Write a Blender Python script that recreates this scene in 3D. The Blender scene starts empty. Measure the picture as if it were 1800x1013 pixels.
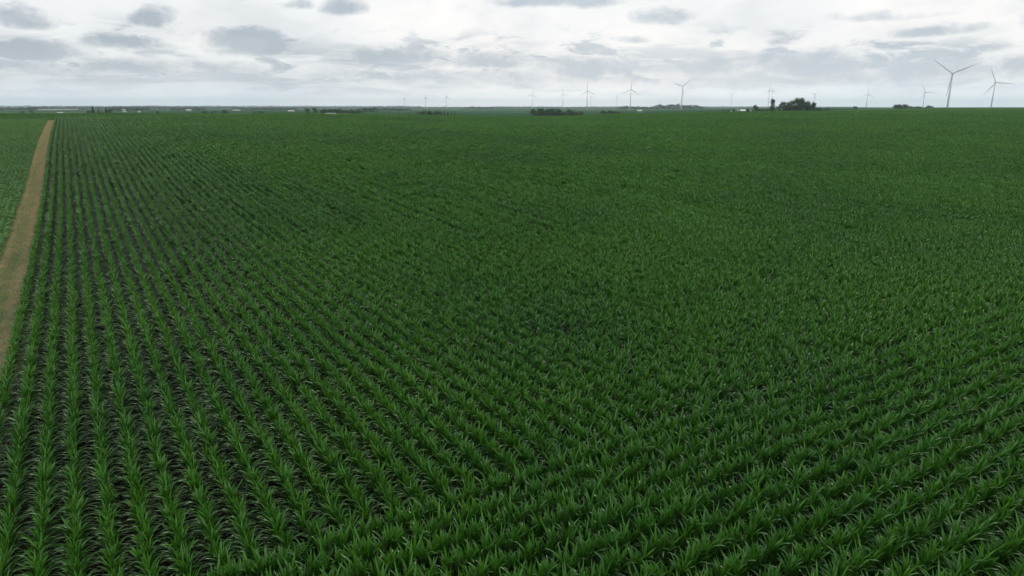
import bpy, math, random
import numpy as np
from mathutils import Vector, Matrix

# ------------------------------------------------------------------ camera, sky, sun, exposure
SC = bpy.context.scene
PITCH = math.radians(14.9)
CP, SP = math.cos(PITCH), math.sin(PITCH)
CAMZ = 12.0
cam = bpy.data.cameras.new('camera')
camo = bpy.data.objects.new('camera', cam)
SC.collection.objects.link(camo)
camo.location = (0, 0, CAMZ)
camo.rotation_euler = (math.pi / 2 - PITCH, 0, 0)
cam.sensor_width = 36.0
cam.lens = 24.0
cam.clip_start = 0.3
cam.clip_end = 90000
SC.camera = camo

SUN_EL, SUN_AZ = math.radians(48), math.radians(8)      # azimuth clockwise from +Y (ahead of the camera)
world = bpy.data.worlds.new('World')
SC.world = world
world.use_nodes = True
WT = world.node_tree
for n in list(WT.nodes):
    WT.nodes.remove(n)


def wn(kind, **kw):
    n = WT.nodes.new(kind)
    for k, v in kw.items():
        setattr(n, k, v)
    return n


def wmath(op, a, b=None, c=None, clamp=False):
    n = wn('ShaderNodeMath', operation=op, use_clamp=clamp)
    for i, v in enumerate((a, b, c)):
        if v is None:
            continue
        if isinstance(v, (int, float)):
            n.inputs[i].default_value = v
        else:
            WT.links.new(v, n.inputs[i])
    return n.outputs[0]


def wsmooth(v, lo, hi, a=0.0, b=1.0):
    n = wn('ShaderNodeMapRange', interpolation_type='SMOOTHSTEP')
    WT.links.new(v, n.inputs[0])
    for i, x in enumerate((lo, hi, a, b)):
        n.inputs[i + 1].default_value = x
    return n.outputs[0]


def wmix(f, a, b):
    n = wn('ShaderNodeMix', data_type='RGBA')
    for sock, v in ((n.inputs[0], f), (n.inputs[6], a), (n.inputs[7], b)):
        if isinstance(v, (int, float)):
            sock.default_value = v
        elif isinstance(v, tuple):
            sock.default_value = (*v, 1)
        else:
            WT.links.new(v, sock)
    return n.outputs[2]


sky = wn('ShaderNodeTexSky', sky_type='NISHITA')
sky.sun_disc = False
sky.sun_elevation = SUN_EL
sky.sun_rotation = SUN_AZ
sky.air_density = 1.2
sky.dust_density = 2.5
tc = wn('ShaderNodeTexCoord')
sx = wn('ShaderNodeSeparateXYZ')
WT.links.new(tc.outputs['Generated'], sx.inputs[0])
DX, DY, DZ = sx.outputs
az = wmath('ARCTAN2', DX, DY)
el = wmath('ARCSINE', DZ)
cmb = wn('ShaderNodeCombineXYZ')
WT.links.new(az, cmb.inputs[0])
WT.links.new(wmath('MULTIPLY', el, 2.2), cmb.inputs[1])


def wnoise(vec, scale, detail=6.0, rough=0.55, dist=0.0):
    n = wn('ShaderNodeTexNoise')
    WT.links.new(vec, n.inputs['Vector'])
    n.inputs['Scale'].default_value = scale
    n.inputs['Detail'].default_value = detail
    n.inputs['Roughness'].default_value = rough
    n.inputs['Distortion'].default_value = dist
    return n.outputs[0]


n_big = wnoise(cmb.outputs[0], 7.0, 8, 0.58, 0.3)
n_fine = wnoise(cmb.outputs[0], 26.0, 6, 0.6, 0.4)
n_soft = wnoise(cmb.outputs[0], 3.0, 4, 0.5)
# warp directions with the noise so that the clouds get ragged tops
cm2 = wn('ShaderNodeCombineXYZ')
WT.links.new(az, cm2.inputs[0])
WT.links.new(wmath('MULTIPLY', el, 1.7), cm2.inputs[1])
n_edge = wnoise(cm2.outputs[0], 21.0, 12, 0.68, 0.15)
azw = wmath('ADD', az, wmath('MULTIPLY', wmath('SUBTRACT', n_big, 0.5), 0.05))
elw = wmath('ADD', el, wmath('MULTIPLY', wmath('SUBTRACT', wnoise(cm2.outputs[0], 11.0, 4, 0.5), 0.5), 0.02))


def px_dir(x, y):
    k = (y - 506.5) / 1200
    h = (x - 900) / 1200
    fwd = CP - k * SP
    up = -(k * CP + SP)
    return math.atan2(h, fwd), math.atan2(up, math.hypot(h, fwd))


CLOUDS = [  # where clouds hang (converted to azimuth / elevation), half widths, weight
    (40, 90, 125, 21, .85), (215, 78, 90, 18, .8), (440, 80, 78, 27, 1.05), (272, 30, 42, 21, .75),
    (40, 36, 75, 22, .62), (600, 14, 48, 18, .75), (522, 9, 36, 13, .5), (975, 3, 105, 16, .85),
    (1165, 32, 72, 20, .58), (690, 100, 115, 24, .72), (625, 108, 70, 18, .5), (860, 110, 88, 20, .74),
    (1030, 124, 120, 26, .7), (1240, 118, 110, 26, .66), (1400, 118, 130, 32, .74), (1650, 56, 100, 12, .62),
    (1735, 84, 48, 11, .66), (1640, 125, 110, 36, .6), (1100, 69, 60, 9, .4), (1380, 76, 42, 11, .4),
    (900, 138, 420, 24, .42), (1350, 142, 320, 26, .45), (260, 122, 330, 20, .45), (1000, 112, 300, 16, .4), (330, 118, 140, 16, .5), (110, 125, 160, 14, .4), (780, 135, 160, 14, .4), (1800, 110, 60, 14, .5), (1550, 30, 180, 14, .25)]
acc = None
for cx, cy, hw, hh, w in CLOUDS:
    a0, e0 = px_dir(cx, cy)
    da = hw / 1200 * math.cos(a0) ** 2
    de = hh / 1240
    qx = wmath('DIVIDE', wmath('SUBTRACT', azw, a0), da)
    qy0 = wmath('DIVIDE', wmath('SUBTRACT', elw, e0), de)
    qy = wmath('MAXIMUM', qy0, wmath('MULTIPLY', qy0, -1.5))        # flatter underneath
    d = wmath('ADD', wmath('MULTIPLY', qx, qx), wmath('MULTIPLY', qy, qy))
    v = wmath('SUBTRACT', 0.35 + 0.75 * w, wmath('MULTIPLY', d, 0.55))
    acc = v if acc is None else wmath('MAXIMUM', acc, v)
acc = wmath('MAXIMUM', acc, -0.6)
dens = wmath('ADD', acc, wmath('MULTIPLY', wmath('SUBTRACT', n_edge, 0.5), 1.45))
acc = wmath('MULTIPLY', wsmooth(dens, 0.25, 0.95), 0.95)
# thin flat layers of cloud seen edge on towards the horizon
cms = wn('ShaderNodeCombineXYZ')
WT.links.new(az, cms.inputs[0])
WT.links.new(wmath('MULTIPLY', el, 7.0), cms.inputs[1])
n_str = wnoise(cms.outputs[0], 6.5, 7, 0.6, 0.4)
strat = wmath('MULTIPLY', wsmooth(n_str, 0.44, 0.62), wmath('MULTIPLY', wsmooth(el, 0.10, 0.06), wsmooth(el, 0.004, 0.03)))
acc = wmath('MAXIMUM', acc, wmath('MULTIPLY', strat, 0.75))
cmc = wn('ShaderNodeCombineXYZ')
WT.links.new(az, cmc.inputs[0])
WT.links.new(wmath('MULTIPLY', el, 3.2), cmc.inputs[1])
n_cu = wnoise(cmc.outputs[0], 13.0, 9, 0.62, 0.5)
acc = wmath('MAXIMUM', acc, wmath('MULTIPLY', wsmooth(n_cu, 0.50, 0.62), wmath('MULTIPLY', wmath('MULTIPLY', wsmooth(el, 0.115, 0.075), wsmooth(el, 0.02, 0.04)), 0.85)))
# general broken cloud everywhere else (above the frame and all round)
lay = wn('ShaderNodeCombineXYZ')
zz = wmath('ADD', wmath('MAXIMUM', DZ, 0.0), 0.10)
WT.links.new(wmath('DIVIDE', DX, zz), lay.inputs[0])
WT.links.new(wmath('DIVIDE', DY, zz), lay.inputs[1])
n_lay = wnoise(lay.outputs[0], 1.5, 7, 0.55, 0.3)
outside = wmath('MAXIMUM', wsmooth(el, 0.15, 0.24), wsmooth(wmath('ABSOLUTE', az), 0.66, 0.8))
gen = wmath('MULTIPLY', wsmooth(n_lay, 0.46, 0.66), wmath('MULTIPLY', outside, 0.85))
acc = wmath('MAXIMUM', acc, gen)
thin = wmath('MULTIPLY', wsmooth(n_big, 0.40, 0.68), 0.26)
cover = wmath('ADD', acc, thin)
cover = wmath('MULTIPLY', cover, wmath('ADD', 0.78, wmath('MULTIPLY', n_big, 0.45)), clamp=True)
low = wsmooth(el, 0.075, 0.012)                     # thick air towards the horizon
lowcol0 = wmix(wsmooth(az, -0.55, -0.05), (7.6, 8.2, 8.65), wmix(wsmooth(az, 0.1, 0.5), (10.0, 9.8, 9.9), (8.8, 9.4, 9.75)))
hor = wn('ShaderNodeVectorMath', operation='SCALE')
WT.links.new(lowcol0, hor.inputs[0])
WT.links.new(wsmooth(el, 0.04, -0.005, 1.0, 1.7), hor.inputs['Scale'])
lowcol = hor.outputs[0]
bright = wmix(wsmooth(n_soft, .3, .7), (11.3, 10.9, 10.6), (9.3, 9.6, 9.8))
leftdim = wsmooth(az, -0.62, -0.25, 0.9, 1.0)
hi = wmix(wmath('MULTIPLY', low, 0.85), bright, lowcol)
cl_low = wmix(wsmooth(az, -0.5, 0.2), (5.3, 6.1, 7.0), (6.3, 6.95, 7.8))
cl_hi = wmix(wsmooth(az, -0.5, 0.2), (4.4, 5.05, 5.7), (5.4, 6.1, 6.85))
cl = wmix(low, cl_hi, cl_low)
col = wmix(wmath('MULTIPLY', cover, wmath('SUBTRACT', 1.0, wmath('MULTIPLY', low, 0.2))), hi, cl)
col = wmix(0.93, sky.outputs[0], col)               # a little of the clear sky through the cloud
bg = wn('ShaderNodeBackground')
bg.inputs[1].default_value = 0.10
WT.links.new(col, bg.inputs[0])
wo = wn('ShaderNodeOutputWorld')
WT.links.new(bg.outputs[0], wo.inputs[0])
world.cycles.sampling_method = 'MANUAL'
world.cycles.sample_map_resolution = 512

sun = bpy.data.lights.new('sun', 'SUN')
suno = bpy.data.objects.new('sun', sun)
SC.collection.objects.link(suno)
sun.energy = 1.0
sun.angle = math.radians(14)
sun.color = (1.0, 0.95, 0.88)
sd = Vector((math.sin(SUN_AZ) * math.cos(SUN_EL), math.cos(SUN_AZ) * math.cos(SUN_EL), math.sin(SUN_EL)))
suno.rotation_euler = sd.to_track_quat('Z', 'Y').to_euler()

SC.view_settings.view_transform = 'Standard'
SC.view_settings.look = 'None'
SC.view_settings.exposure = 0.0
SC.view_settings.gamma = 1.0
SC.view_settings.use_curve_mapping = False
SC.render.engine = 'CYCLES'
cy = SC.cycles
cy.use_denoising = True
cy.max_bounces = 6
cy.diffuse_bounces = 2
cy.glossy_bounces = 2
cy.transmission_bounces = 3
cy.volume_bounces = 1
cy.sample_clamp_indirect = 4.0
SC.render.film_transparent = False
SC.cycles.pixel_filter_type = 'BLACKMAN_HARRIS'
SC.cycles.filter_width = 1.5

RNG = np.random.default_rng(7)
random.seed(7)


# ------------------------------------------------------------------ helpers
def tag(o, label=None, cat=None, group=None, kind=None):
    if label: o['label'] = label
    if cat: o['category'] = cat
    if group: o['group'] = group
    if kind: o['kind'] = kind
    return o


def link(o, parent=None):
    SC.collection.objects.link(o)
    if parent is not None:
        o.parent = parent
    return o


def empty(name, loc, rz=0.0):
    o = bpy.data.objects.new(name, None)
    o.location = loc
    o.rotation_euler = (0, 0, rz)
    o.empty_display_size = 0.2
    return link(o)


def mesh(name, v, f, mats=(), smooth=False, idx=None, attr=None):
    me = bpy.data.meshes.new(name)
    me.from_pydata([tuple(map(float, p)) for p in v], [], [tuple(map(int, q)) for q in f])
    for m in (mats if isinstance(mats, (list, tuple)) else [mats]):
        me.materials.append(m)
    if idx is not None:
        me.polygons.foreach_set('material_index', np.asarray(idx, dtype=np.int32))
    if smooth:
        me.polygons.foreach_set('use_smooth', np.ones(len(me.polygons), dtype=bool))
    if attr:
        for k, vals in attr.items():
            a = me.attributes.new(k, 'FLOAT', 'POINT')
            a.data.foreach_set('value', np.asarray(vals, dtype=np.float32))
    me.update()
    return me


def ob(name, me, parent=None, **kw):
    o = bpy.data.objects.new(name, me)
    link(o, parent)
    return tag(o, **kw) if kw else o


class MB:
    def __init__(self):
        self.v, self.f, self.tone = [], [], []

    def add(self, v, f, tone=None):
        n = len(self.v)
        self.v += [tuple(p) for p in v]
        self.f += [tuple(i + n for i in q) for q in f]
        self.tone += list(tone) if tone is not None else [0.0] * len(v)

    def box(self, x0, x1, y0, y1, z0, z1):
        self.add([(x0, y0, z0), (x1, y0, z0), (x1, y1, z0), (x0, y1, z0), (x0, y0, z1), (x1, y0, z1), (x1, y1, z1), (x0, y1, z1)],
                 [(0, 3, 2, 1), (4, 5, 6, 7), (0, 1, 5, 4), (1, 2, 6, 5), (2, 3, 7, 6), (3, 0, 4, 7)])

    def tube(self, pts, rads, n=8, cap=True):
        rings = []
        for i, p in enumerate(pts):
            a = Vector(pts[max(i - 1, 0)])
            b = Vector(pts[min(i + 1, len(pts) - 1)])
            t = (b - a).normalized()
            s = t.cross(Vector((0, 1, 0)) if abs(t.y) < .9 else Vector((1, 0, 0))).normalized()
            q = s.cross(t)
            rings.append([Vector(p) + (s * math.cos(2 * math.pi * k / n) + q * math.sin(2 * math.pi * k / n)) * rads[i] for k in range(n)])
        v = [p for r in rings for p in r]
        f = []
        for i in range(len(pts) - 1):
            for k in range(n):
                f.append((i * n + k, i * n + (k + 1) % n, (i + 1) * n + (k + 1) % n, (i + 1) * n + k))
        if cap:
            f.append(tuple(range(n - 1, -1, -1)))
            f.append(tuple((len(pts) - 1) * n + k for k in range(n)))
        self.add(v, f)

    def mesh(self, name, mat, smooth=False):
        return mesh(name, self.v, self.f, mat, smooth, attr={'tone': self.tone})


# ------------------------------------------------------------------ materials
def material(name):
    m = bpy.data.materials.new(name)
    m.use_nodes = True
    t = m.node_tree
    b = t.nodes['Principled BSDF']
    return m, t, b


def N(t, kind, **kw):
    n = t.nodes.new(kind)
    for k, v in kw.items():
        setattr(n, k, v)
    return n


def nmix(t, f, a, b, blend='MIX'):
    n = N(t, 'ShaderNodeMix', data_type='RGBA', blend_type=blend)
    for sock, v in ((n.inputs[0], f), (n.inputs[6], a), (n.inputs[7], b)):
        if isinstance(v, (int, float)):
            sock.default_value = v
        elif isinstance(v, tuple):
            sock.default_value = (*v, 1)
        else:
            t.links.new(v, sock)
    return n.outputs[2]


def nnoise(t, scale, detail=4, rough=.55, vec=None, coord='pos'):
    n = N(t, 'ShaderNodeTexNoise')
    if vec is None:
        if coord == 'pos':
            vec = N(t, 'ShaderNodeNewGeometry').outputs['Position']
        else:
            vec = N(t, 'ShaderNodeTexCoord').outputs['Object']
    t.links.new(vec, n.inputs['Vector'])
    n.inputs['Scale'].default_value = scale
    n.inputs['Detail'].default_value = detail
    n.inputs['Roughness'].default_value = rough
    return n.outputs[0]


def nrange(t, v, lo, hi, a=0., b=1.):
    n = N(t, 'ShaderNodeMapRange', interpolation_type='SMOOTHSTEP')
    t.links.new(v, n.inputs[0])
    for i, x in enumerate((lo, hi, a, b)):
        n.inputs[i + 1].default_value = x
    return n.outputs[0]


def leaf_material(name, lowc, topc, dry=None, rough=.38, spec=.5, trans=.22, patch=.35, patchscale=.045):
    m, t, b = material(name)
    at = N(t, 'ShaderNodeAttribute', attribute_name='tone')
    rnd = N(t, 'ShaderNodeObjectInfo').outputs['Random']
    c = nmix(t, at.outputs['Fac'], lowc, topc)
    # single plants greener or yellower than others, and broad patches of stronger and weaker crop
    c2 = nmix(t, nrange(t, rnd, 0, 1), c, nmix(t, 1.0, c, (1.28, 1.12, .8), 'MULTIPLY'))
    pt = nrange(t, nnoise(t, patchscale, 5, .6), .40, .62)
    m1 = N(t, 'ShaderNodeMath', operation='MULTIPLY')
    t.links.new(pt, m1.inputs[0]); m1.inputs[1].default_value = patch
    c3 = nmix(t, m1.outputs[0], nmix(t, 1.0, c2, (1.2, 1.12, .9), 'MULTIPLY'), nmix(t, 1.0, c2, (.66, .74, 1.1), 'MULTIPLY'))
    t.links.new(c3, b.inputs['Base Color'])
    b.inputs['Roughness'].default_value = rough
    mr = N(t, 'ShaderNodeMapRange')              # gloss cut on low-toned blades, damping sky reflections to darken row gaps
    t.links.new(at.outputs['Fac'], mr.inputs[0])
    mr.inputs[3].default_value = spec * .6
    mr.inputs[4].default_value = spec * 1.15
    t.links.new(mr.outputs[0], b.inputs['Specular IOR Level'])
    tr = N(t, 'ShaderNodeBsdfTranslucent')
    t.links.new(nmix(t, 1.0, c3, (1.3, 1.35, .6), 'MULTIPLY'), tr.inputs[0])
    mx = N(t, 'ShaderNodeMixShader')
    mx.inputs[0].default_value = trans
    t.links.new(b.outputs[0], mx.inputs[1])
    t.links.new(tr.outputs[0], mx.inputs[2])
    t.links.new(mx.outputs[0], t.nodes['Material Output'].inputs[0])
    return m


M_CORN = leaf_material('corn_leaf', (.009, .034, .009), (.060, .215, .028), rough=.27, spec=.42, trans=.10, patch=.5)  # low blade colour darkened to add shade in row gaps; whorl is naturally paler
M_SOY = leaf_material('soy_leaf', (.054, .155, .048), (.074, .205, .062), rough=.55, spec=.2, trans=.2)
M_CROWN = leaf_material('tree_leaf', (.012, .038, .015), (.038, .092, .028), rough=.6, spec=.12, trans=.15, patch=.4, patchscale=.02)
M_GRASS = leaf_material('strip_grass', (.115, .18, .11), (.18, .26, .16), rough=.6, spec=.2, patch=.3, patchscale=.6)
M_STRAW = leaf_material('dry_grass', (.30, .28, .235), (.47, .44, .37), rough=.7, spec=.15, trans=.15, patch=.4, patchscale=.8)


def soil_material():
    m, t, b = material('soil')
    n = nnoise(t, 1.2, 8, .65)
    n2 = nnoise(t, 14, 5, .6)
    c = nmix(t, nrange(t, n, .35, .65), (.008, .006, .005), (.018, .014, .011))
    c = nmix(t, nrange(t, n2, .66, .78), c, (.05, .04, .028))         # bits of last year's stalks
    t.links.new(c, b.inputs['Base Color'])
    b.inputs['Roughness'].default_value = .95
    b.inputs['Specular IOR Level'].default_value = .08
    bp = N(t, 'ShaderNodeBump')
    bp.inputs['Strength'].default_value = .6
    bp.inputs['Distance'].default_value = .05
    t.links.new(n2, bp.inputs['Height'])
    t.links.new(bp.outputs[0], b.inputs['Normal'])
    return m


def farmland_material():
    m, t, b = material('farmland')
    geo = N(t, 'ShaderNodeNewGeometry')
    mp = N(t, 'ShaderNodeMapping')
    mp.inputs['Rotation'].default_value = (0, 0, .18)
    mp.inputs['Scale'].default_value = (1 / 420, 1 / 300, 0)
    t.links.new(geo.outputs['Position'], mp.inputs[0])
    vo = N(t, 'ShaderNodeTexVoronoi', distance='CHEBYCHEV')
    vo.inputs['Scale'].default_value = 1.0
    vo.inputs['Randomness'].default_value = .75
    t.links.new(mp.outputs[0], vo.inputs['Vector'])
    sep = N(t, 'ShaderNodeSeparateColor')
    t.links.new(vo.outputs['Color'], sep.inputs[0])
    c = nmix(t, sep.outputs[0], (.022, .070, .024), (.040, .105, .045))
    c = nmix(t, nrange(t, sep.outputs[1], .86, .9), c, (.12, .135, .07))
    n = nnoise(t, .03, 6, .6)
    c = nmix(t, nrange(t, n, .35, .7, 0, .45), c, (.028, .062, .02))
    t.links.new(c, b.inputs['Base Color'])
    b.inputs['Roughness'].default_value = .9
    b.inputs['Specular IOR Level'].default_value = .0
    return m


def plain(name, col, rough=.6, noise=.12, scale=1.5, metal=0):
    m, t, b = material(name)
    n = nnoise(t, scale, 5, .6, coord='obj')
    c = nmix(t, nrange(t, n, .35, .7, 0, 1), col, tuple(x * (1 - noise) for x in col))
    t.links.new(c, b.inputs['Base Color'])
    b.inputs['Roughness'].default_value = rough
    b.inputs['Metallic'].default_value = metal
    return m


M_SOIL = soil_material()
M_FARM = farmland_material()
M_TURB = plain('turbine_white_paint', (.80, .82, .85), .4, .05, .1)
M_BARK = plain('bark', (.07, .055, .04), .9, .3)
M_WHITE = plain('white_siding', (.55, .56, .58), .6, .08)
M_ROOFW = plain('white_metal_roof', (.52, .54, .56), .4, .08)
M_ROOFG = plain('grey_roof', (.30, .30, .31), .7, .15)
M_DARK = plain('dark_opening', (.03, .03, .035), .5, .2)
M_STEEL = plain('galvanised_steel', (.42, .44, .46), .45, .1)


def strip_material():
    m, t, b = material('strip_turf')
    n = nnoise(t, .8, 6, .6)
    n2 = nnoise(t, 6, 4, .6)
    at = N(t, 'ShaderNodeAttribute', attribute_name='tone')
    ad = N(t, 'ShaderNodeMath', operation='ADD')
    t.links.new(at.outputs['Fac'], ad.inputs[0])
    t.links.new(nrange(t, n, .3, .7, -.45, .45), ad.inputs[1])
    c = nmix(t, nrange(t, ad.outputs[0], .25, .75), (.24, .215, .165), (.115, .16, .09))
    c = nmix(t, nrange(t, n2, .45, .7, 0, .5), c, (.22, .21, .14))
    t.links.new(c, b.inputs['Base Color'])
    b.inputs['Roughness'].default_value = .95
    b.inputs['Specular IOR Level'].default_value = .05
    return m


M_STRIP = strip_material()

# ------------------------------------------------------------------ the lie of the land
def slope_px(y):
    k = (np.asarray(y, float) - 506.5) / 1200
    return (k * CP + SP) / (CP - k * SP)


def col_x(t):
    return 900 + 1200 * np.asarray(t) / CP


def L(d):
    k = sorted(d)
    return lambda x: np.interp(x, k, [d[i] for i in k])


crest_y = L({-500: 206.5, 0: 206, 100: 206.5, 200: 205.5, 300: 203.5, 440: 200, 600: 200, 750: 202.5, 900: 204.5, 1000: 204, 1100: 200,
             1250: 197.3, 1350: 196.2, 1500: 195, 1650: 194.2, 1800: 194, 2300: 194})
crest_F = L({-500: 190, 100: 200, 300: 215, 700: 260, 1100: 320, 1350: 390, 2300: 410})
side = L({-500: 0, 100: 0, 900: .5, 1350: 1, 2300: 1})
dip = L({-500: .5, 300: .5, 450: 1.2, 600: 2.5, 1000: 3, 1300: 2, 1500: .8, 1800: .6, 2300: .6})
y400 = L({-500: 199.5, 0: 199.8, 100: 199.6, 200: 198.4, 300: 197.6, 440: 197.4, 520: 200, 600: 202, 750: 204, 900: 207, 1000: 207, 1100: 203,
          1250: 199, 1350: 197.5, 1450: 195, 1560: 192, 1650: 189.8, 1800: 189.3, 2300: 189.3})
y700 = L({-500: 201, 0: 201, 300: 200, 450: 199.5, 600: 200, 750: 201.5, 900: 203.6, 1000: 203.4, 1100: 199.8, 1250: 196.3, 1350: 194.6,
          1500: 191.5, 1600: 195, 1650: 198, 2300: 198})
y1400 = L({-500: 197, 0: 196.5, 450: 196, 750: 197.5, 900: 198.5, 1000: 198, 1100: 196, 1250: 193.2, 1350: 191.2, 1480: 189.8, 1560: 192,
           1600: 193, 1660: 205, 1750: 204, 1800: 203, 2300: 203})
y2700 = L({-500: 193, 0: 192.6, 450: 192.5, 750: 193.5, 900: 194, 1000: 193.5, 1100: 193, 1200: 192.4, 1350: 190, 1500: 188.3, 1600: 191,
           1700: 195, 2300: 196})
y5000 = L({-500: 190.4, 0: 190.4, 450: 190.4, 600: 190.6, 700: 190, 900: 189.8, 1000: 190, 1100: 189.2, 1250: 188.7, 1400: 188.4, 1500: 188.6,
           1650: 191, 2300: 191})
y12k = L({-500: 188.7, 600: 188.7, 900: 188.7, 2300: 188.9})
CANOPY = 1.22


def pchip(xk, yk, x):
    xk = np.asarray(xk, float); yk = np.asarray(yk, float)
    h = np.diff(xk); d = np.diff(yk) / h
    m = np.zeros_like(yk)
    for i in range(1, len(xk) - 1):
        if d[i - 1] * d[i] > 0:
            w1, w2 = 2 * h[i] + h[i - 1], h[i] + 2 * h[i - 1]
            m[i] = (w1 + w2) / (w1 / d[i - 1] + w2 / d[i])
    m[0], m[-1] = d[0], d[-1]
    i = np.clip(np.searchsorted(xk, x) - 1, 0, len(h) - 1)
    s = (x - xk[i]) / h[i]
    s = np.clip(s, 0, 1)
    return ((2 * s**3 - 3 * s**2 + 1) * yk[i] + (s**3 - 2 * s**2 + s) * h[i] * m[i] + (-2 * s**3 + 3 * s**2) * yk[i + 1] + (s**3 - s**2) * h[i] * m[i + 1])


TX = np.linspace(-.95, .95, 191)
TF = np.concatenate([np.arange(0, 300, 2.0), np.geomspace(300, 40000, 220)])
TAB = np.zeros((len(TX), len(TF)))
for i, tt in enumerate(TX):
    x = float(col_x(tt))
    cF, dc = float(crest_F(x)), float(slope_px(crest_y(x)))
    q = float(side(x))
    lf = [(58, 9.6), (75, 8.7), (92, 7.6), (115, 6.0), (140, 4.6)]
    rt = [(58, 9.95), (75, 9.5), (92, 9.0), (115, 8.25), (140, 7.4)]
    nr = [(fa, da * (1 - q) + db * q) for (fa, da), (_, db) in zip(lf, rt)]
    d200 = (3.25 * (1 - q) + 5.4 * q)
    kn = [(0, 10.95), (14, 10.55), (28, 10.4), (41, 10.25)] + nr
    if cF > 215: kn.append((190, d200 * .93 + .35 if q < .3 else d200 + .3))
    if cF > 330: kn.append((290, 3.15))
    kn += [(cF, dc * cF), (cF * 1.3, dc * cF * 1.3 + float(dip(x))), (cF * 1.7, float(slope_px(y400(x))) * cF * 1.7),
          (900, float(slope_px(y700(x))) * 900), (1400, float(slope_px(y1400(x))) * 1400), (2700, float(slope_px(y2700(x))) * 2700),
          (5000, float(slope_px(y5000(x))) * 5000), (12000, float(slope_px(y12k(x))) * 12000), (40000, float(slope_px(187.6)) * 40000)]
    a, b = zip(*kn)
    TAB[i] = CAMZ - pchip(a, b, TF) - CANOPY


def ground(X, Y):
    X = np.asarray(X, float); Y = np.asarray(Y, float)
    r = np.hypot(X, Y); a = np.arctan2(X, Y)
    ac = np.clip(a, -.74, .74)
    F, T = r * np.cos(ac), np.tan(ac)
    i = np.clip((T - TX[0]) / (TX[1] - TX[0]), 0, len(TX) - 1.001)
    j = np.clip(np.interp(F, TF, np.arange(len(TF))), 0, len(TF) - 1.001)
    i0, j0 = i.astype(int), j.astype(int)
    fi, fj = i - i0, j - j0
    z = (TAB[i0, j0] * (1 - fi) * (1 - fj) + TAB[i0 + 1, j0] * fi * (1 - fj) + TAB[i0, j0 + 1] * (1 - fi) * fj + TAB[i0 + 1, j0 + 1] * fi * fj)
    w = np.exp(-F / 350)
    z = z + w * (.10 * np.sin(X * .11 + Y * .05) * np.sin(Y * .083 - X * .02 + 1) + .05 * np.sin(X * .31 + 2) * np.sin(Y * .27))
    return z


def at(x, F):
    """a place on the land: the column of the view it lies in and its distance ahead"""
    g = 0.0
    X = (x - 900) / 1200 * F * CP
    for _ in range(4):
        g = float(ground(X, F))
        zc = F * CP + (CAMZ - g) * SP
        X = (x - 900) / 1200 * zc
    return X, F, float(ground(X, F))


def azi(lo, hi, n):
    return list(np.linspace(lo, hi, n, endpoint=False))


AZ = np.array(azi(-math.pi, -.9, 26) + azi(-.9, .9, 240) + azi(.9, math.pi, 26))
RR = np.concatenate([[0.0], np.arange(2, 60, 2.0), np.geomspace(60, 460, 110), np.geomspace(475, 18000, 100)])
nA, nR = len(AZ), len(RR)
A2, R2 = np.meshgrid(AZ, RR)
GX, GY = R2 * np.sin(A2), R2 * np.cos(A2)
GZ = ground(GX, GY)
V = np.stack([GX, GY, GZ], -1).reshape(-1, 3)
Fc, Fi = [], []
for r in range(nR - 1):
    for a in range(nA):
        b = (a + 1) % nA
        Fc.append((r * nA + a, r * nA + b, (r + 1) * nA + b, (r + 1) * nA + a))
        xcol = float(col_x(math.tan(max(-.74, min(.74, AZ[a])))))
        Fi.append(0 if RR[r] * math.cos(max(-.74, min(.74, AZ[a]))) < float(crest_F(xcol)) + 35 else 1)
terrain = ob('terrain', mesh('terrain', V, Fc, [M_SOIL, M_FARM], True, Fi), kind='structure', label='gently rolling farmland running to the horizon')

# rows: direction v (away, to the left), u across them (to the right)
RA = math.radians(-32.0)
vx, vy = math.sin(RA), math.cos(RA)
ux, uy = math.cos(RA), -math.sin(RA)
ROW, U0, S0 = .762, -1.43, 15.6


def su(s, u):
    return s * vx + u * ux, s * vy + u * uy


# grass strip between the two crops
SL, SR, SEND = -5.9, -4.08, 244.0
ss = np.arange(0, SEND, 1.0)
EDGE = RNG.normal(0, .17, (400, 2))
v, f, mid = [], [], []
NW = 7
for s in ss:
    wob = .12 * math.sin(s * .21) + .08 * math.sin(s * .73 + 1) + EDGE[int(s), 0]
    wob2 = .10 * math.sin(s * .17 + 2) + .08 * math.sin(s * .61) + EDGE[int(s), 1]
    for j in range(NW):
        q = j / (NW - 1)
        u = SL + wob + (SR + wob2 - SL - wob) * q
        x, y = su(s, u)
        mid.append((1 - abs(2 * q - .92) ** 1.5) * (.35 + .65 * math.exp(-(s / 75) ** 2)))
        v.append((x, y, float(ground(x, y)) + .03 + .03 * math.sin(q * math.pi)))
for i in range(len(ss) - 1):
    for j in range(NW - 1):
        f.append((i * NW + j, i * NW + j + 1, (i + 1) * NW + j + 1, (i + 1) * NW + j))
ob('grass_path', mesh('grass_path', v, f, M_STRIP, True, attr={'tone': mid}), kind='structure', label='strip of tan and green mown grass between the two crops')

# ------------------------------------------------------------------ haze: one box of thin air
hz = MB()
hz.box(-18500, 18500, -18500, 18500, float(GZ.min()) - 1.0, 165)
mh = bpy.data.materials.new('haze')
mh.use_nodes = True
th = mh.node_tree
th.nodes.remove(th.nodes['Principled BSDF'])
pv = th.nodes.new('ShaderNodeVolumePrincipled')
pv.inputs['Color'].default_value = (.77, .90, 1.0, 1)
pv.inputs['Density'].default_value = 7.5e-5
pv.inputs['Anisotropy'].default_value = .35
th.links.new(pv.outputs[0], th.nodes['Material Output'].inputs['Volume'])
ob('haze', hz.mesh('haze', mh), kind='stuff', label='thin pale haze over the land')


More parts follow.
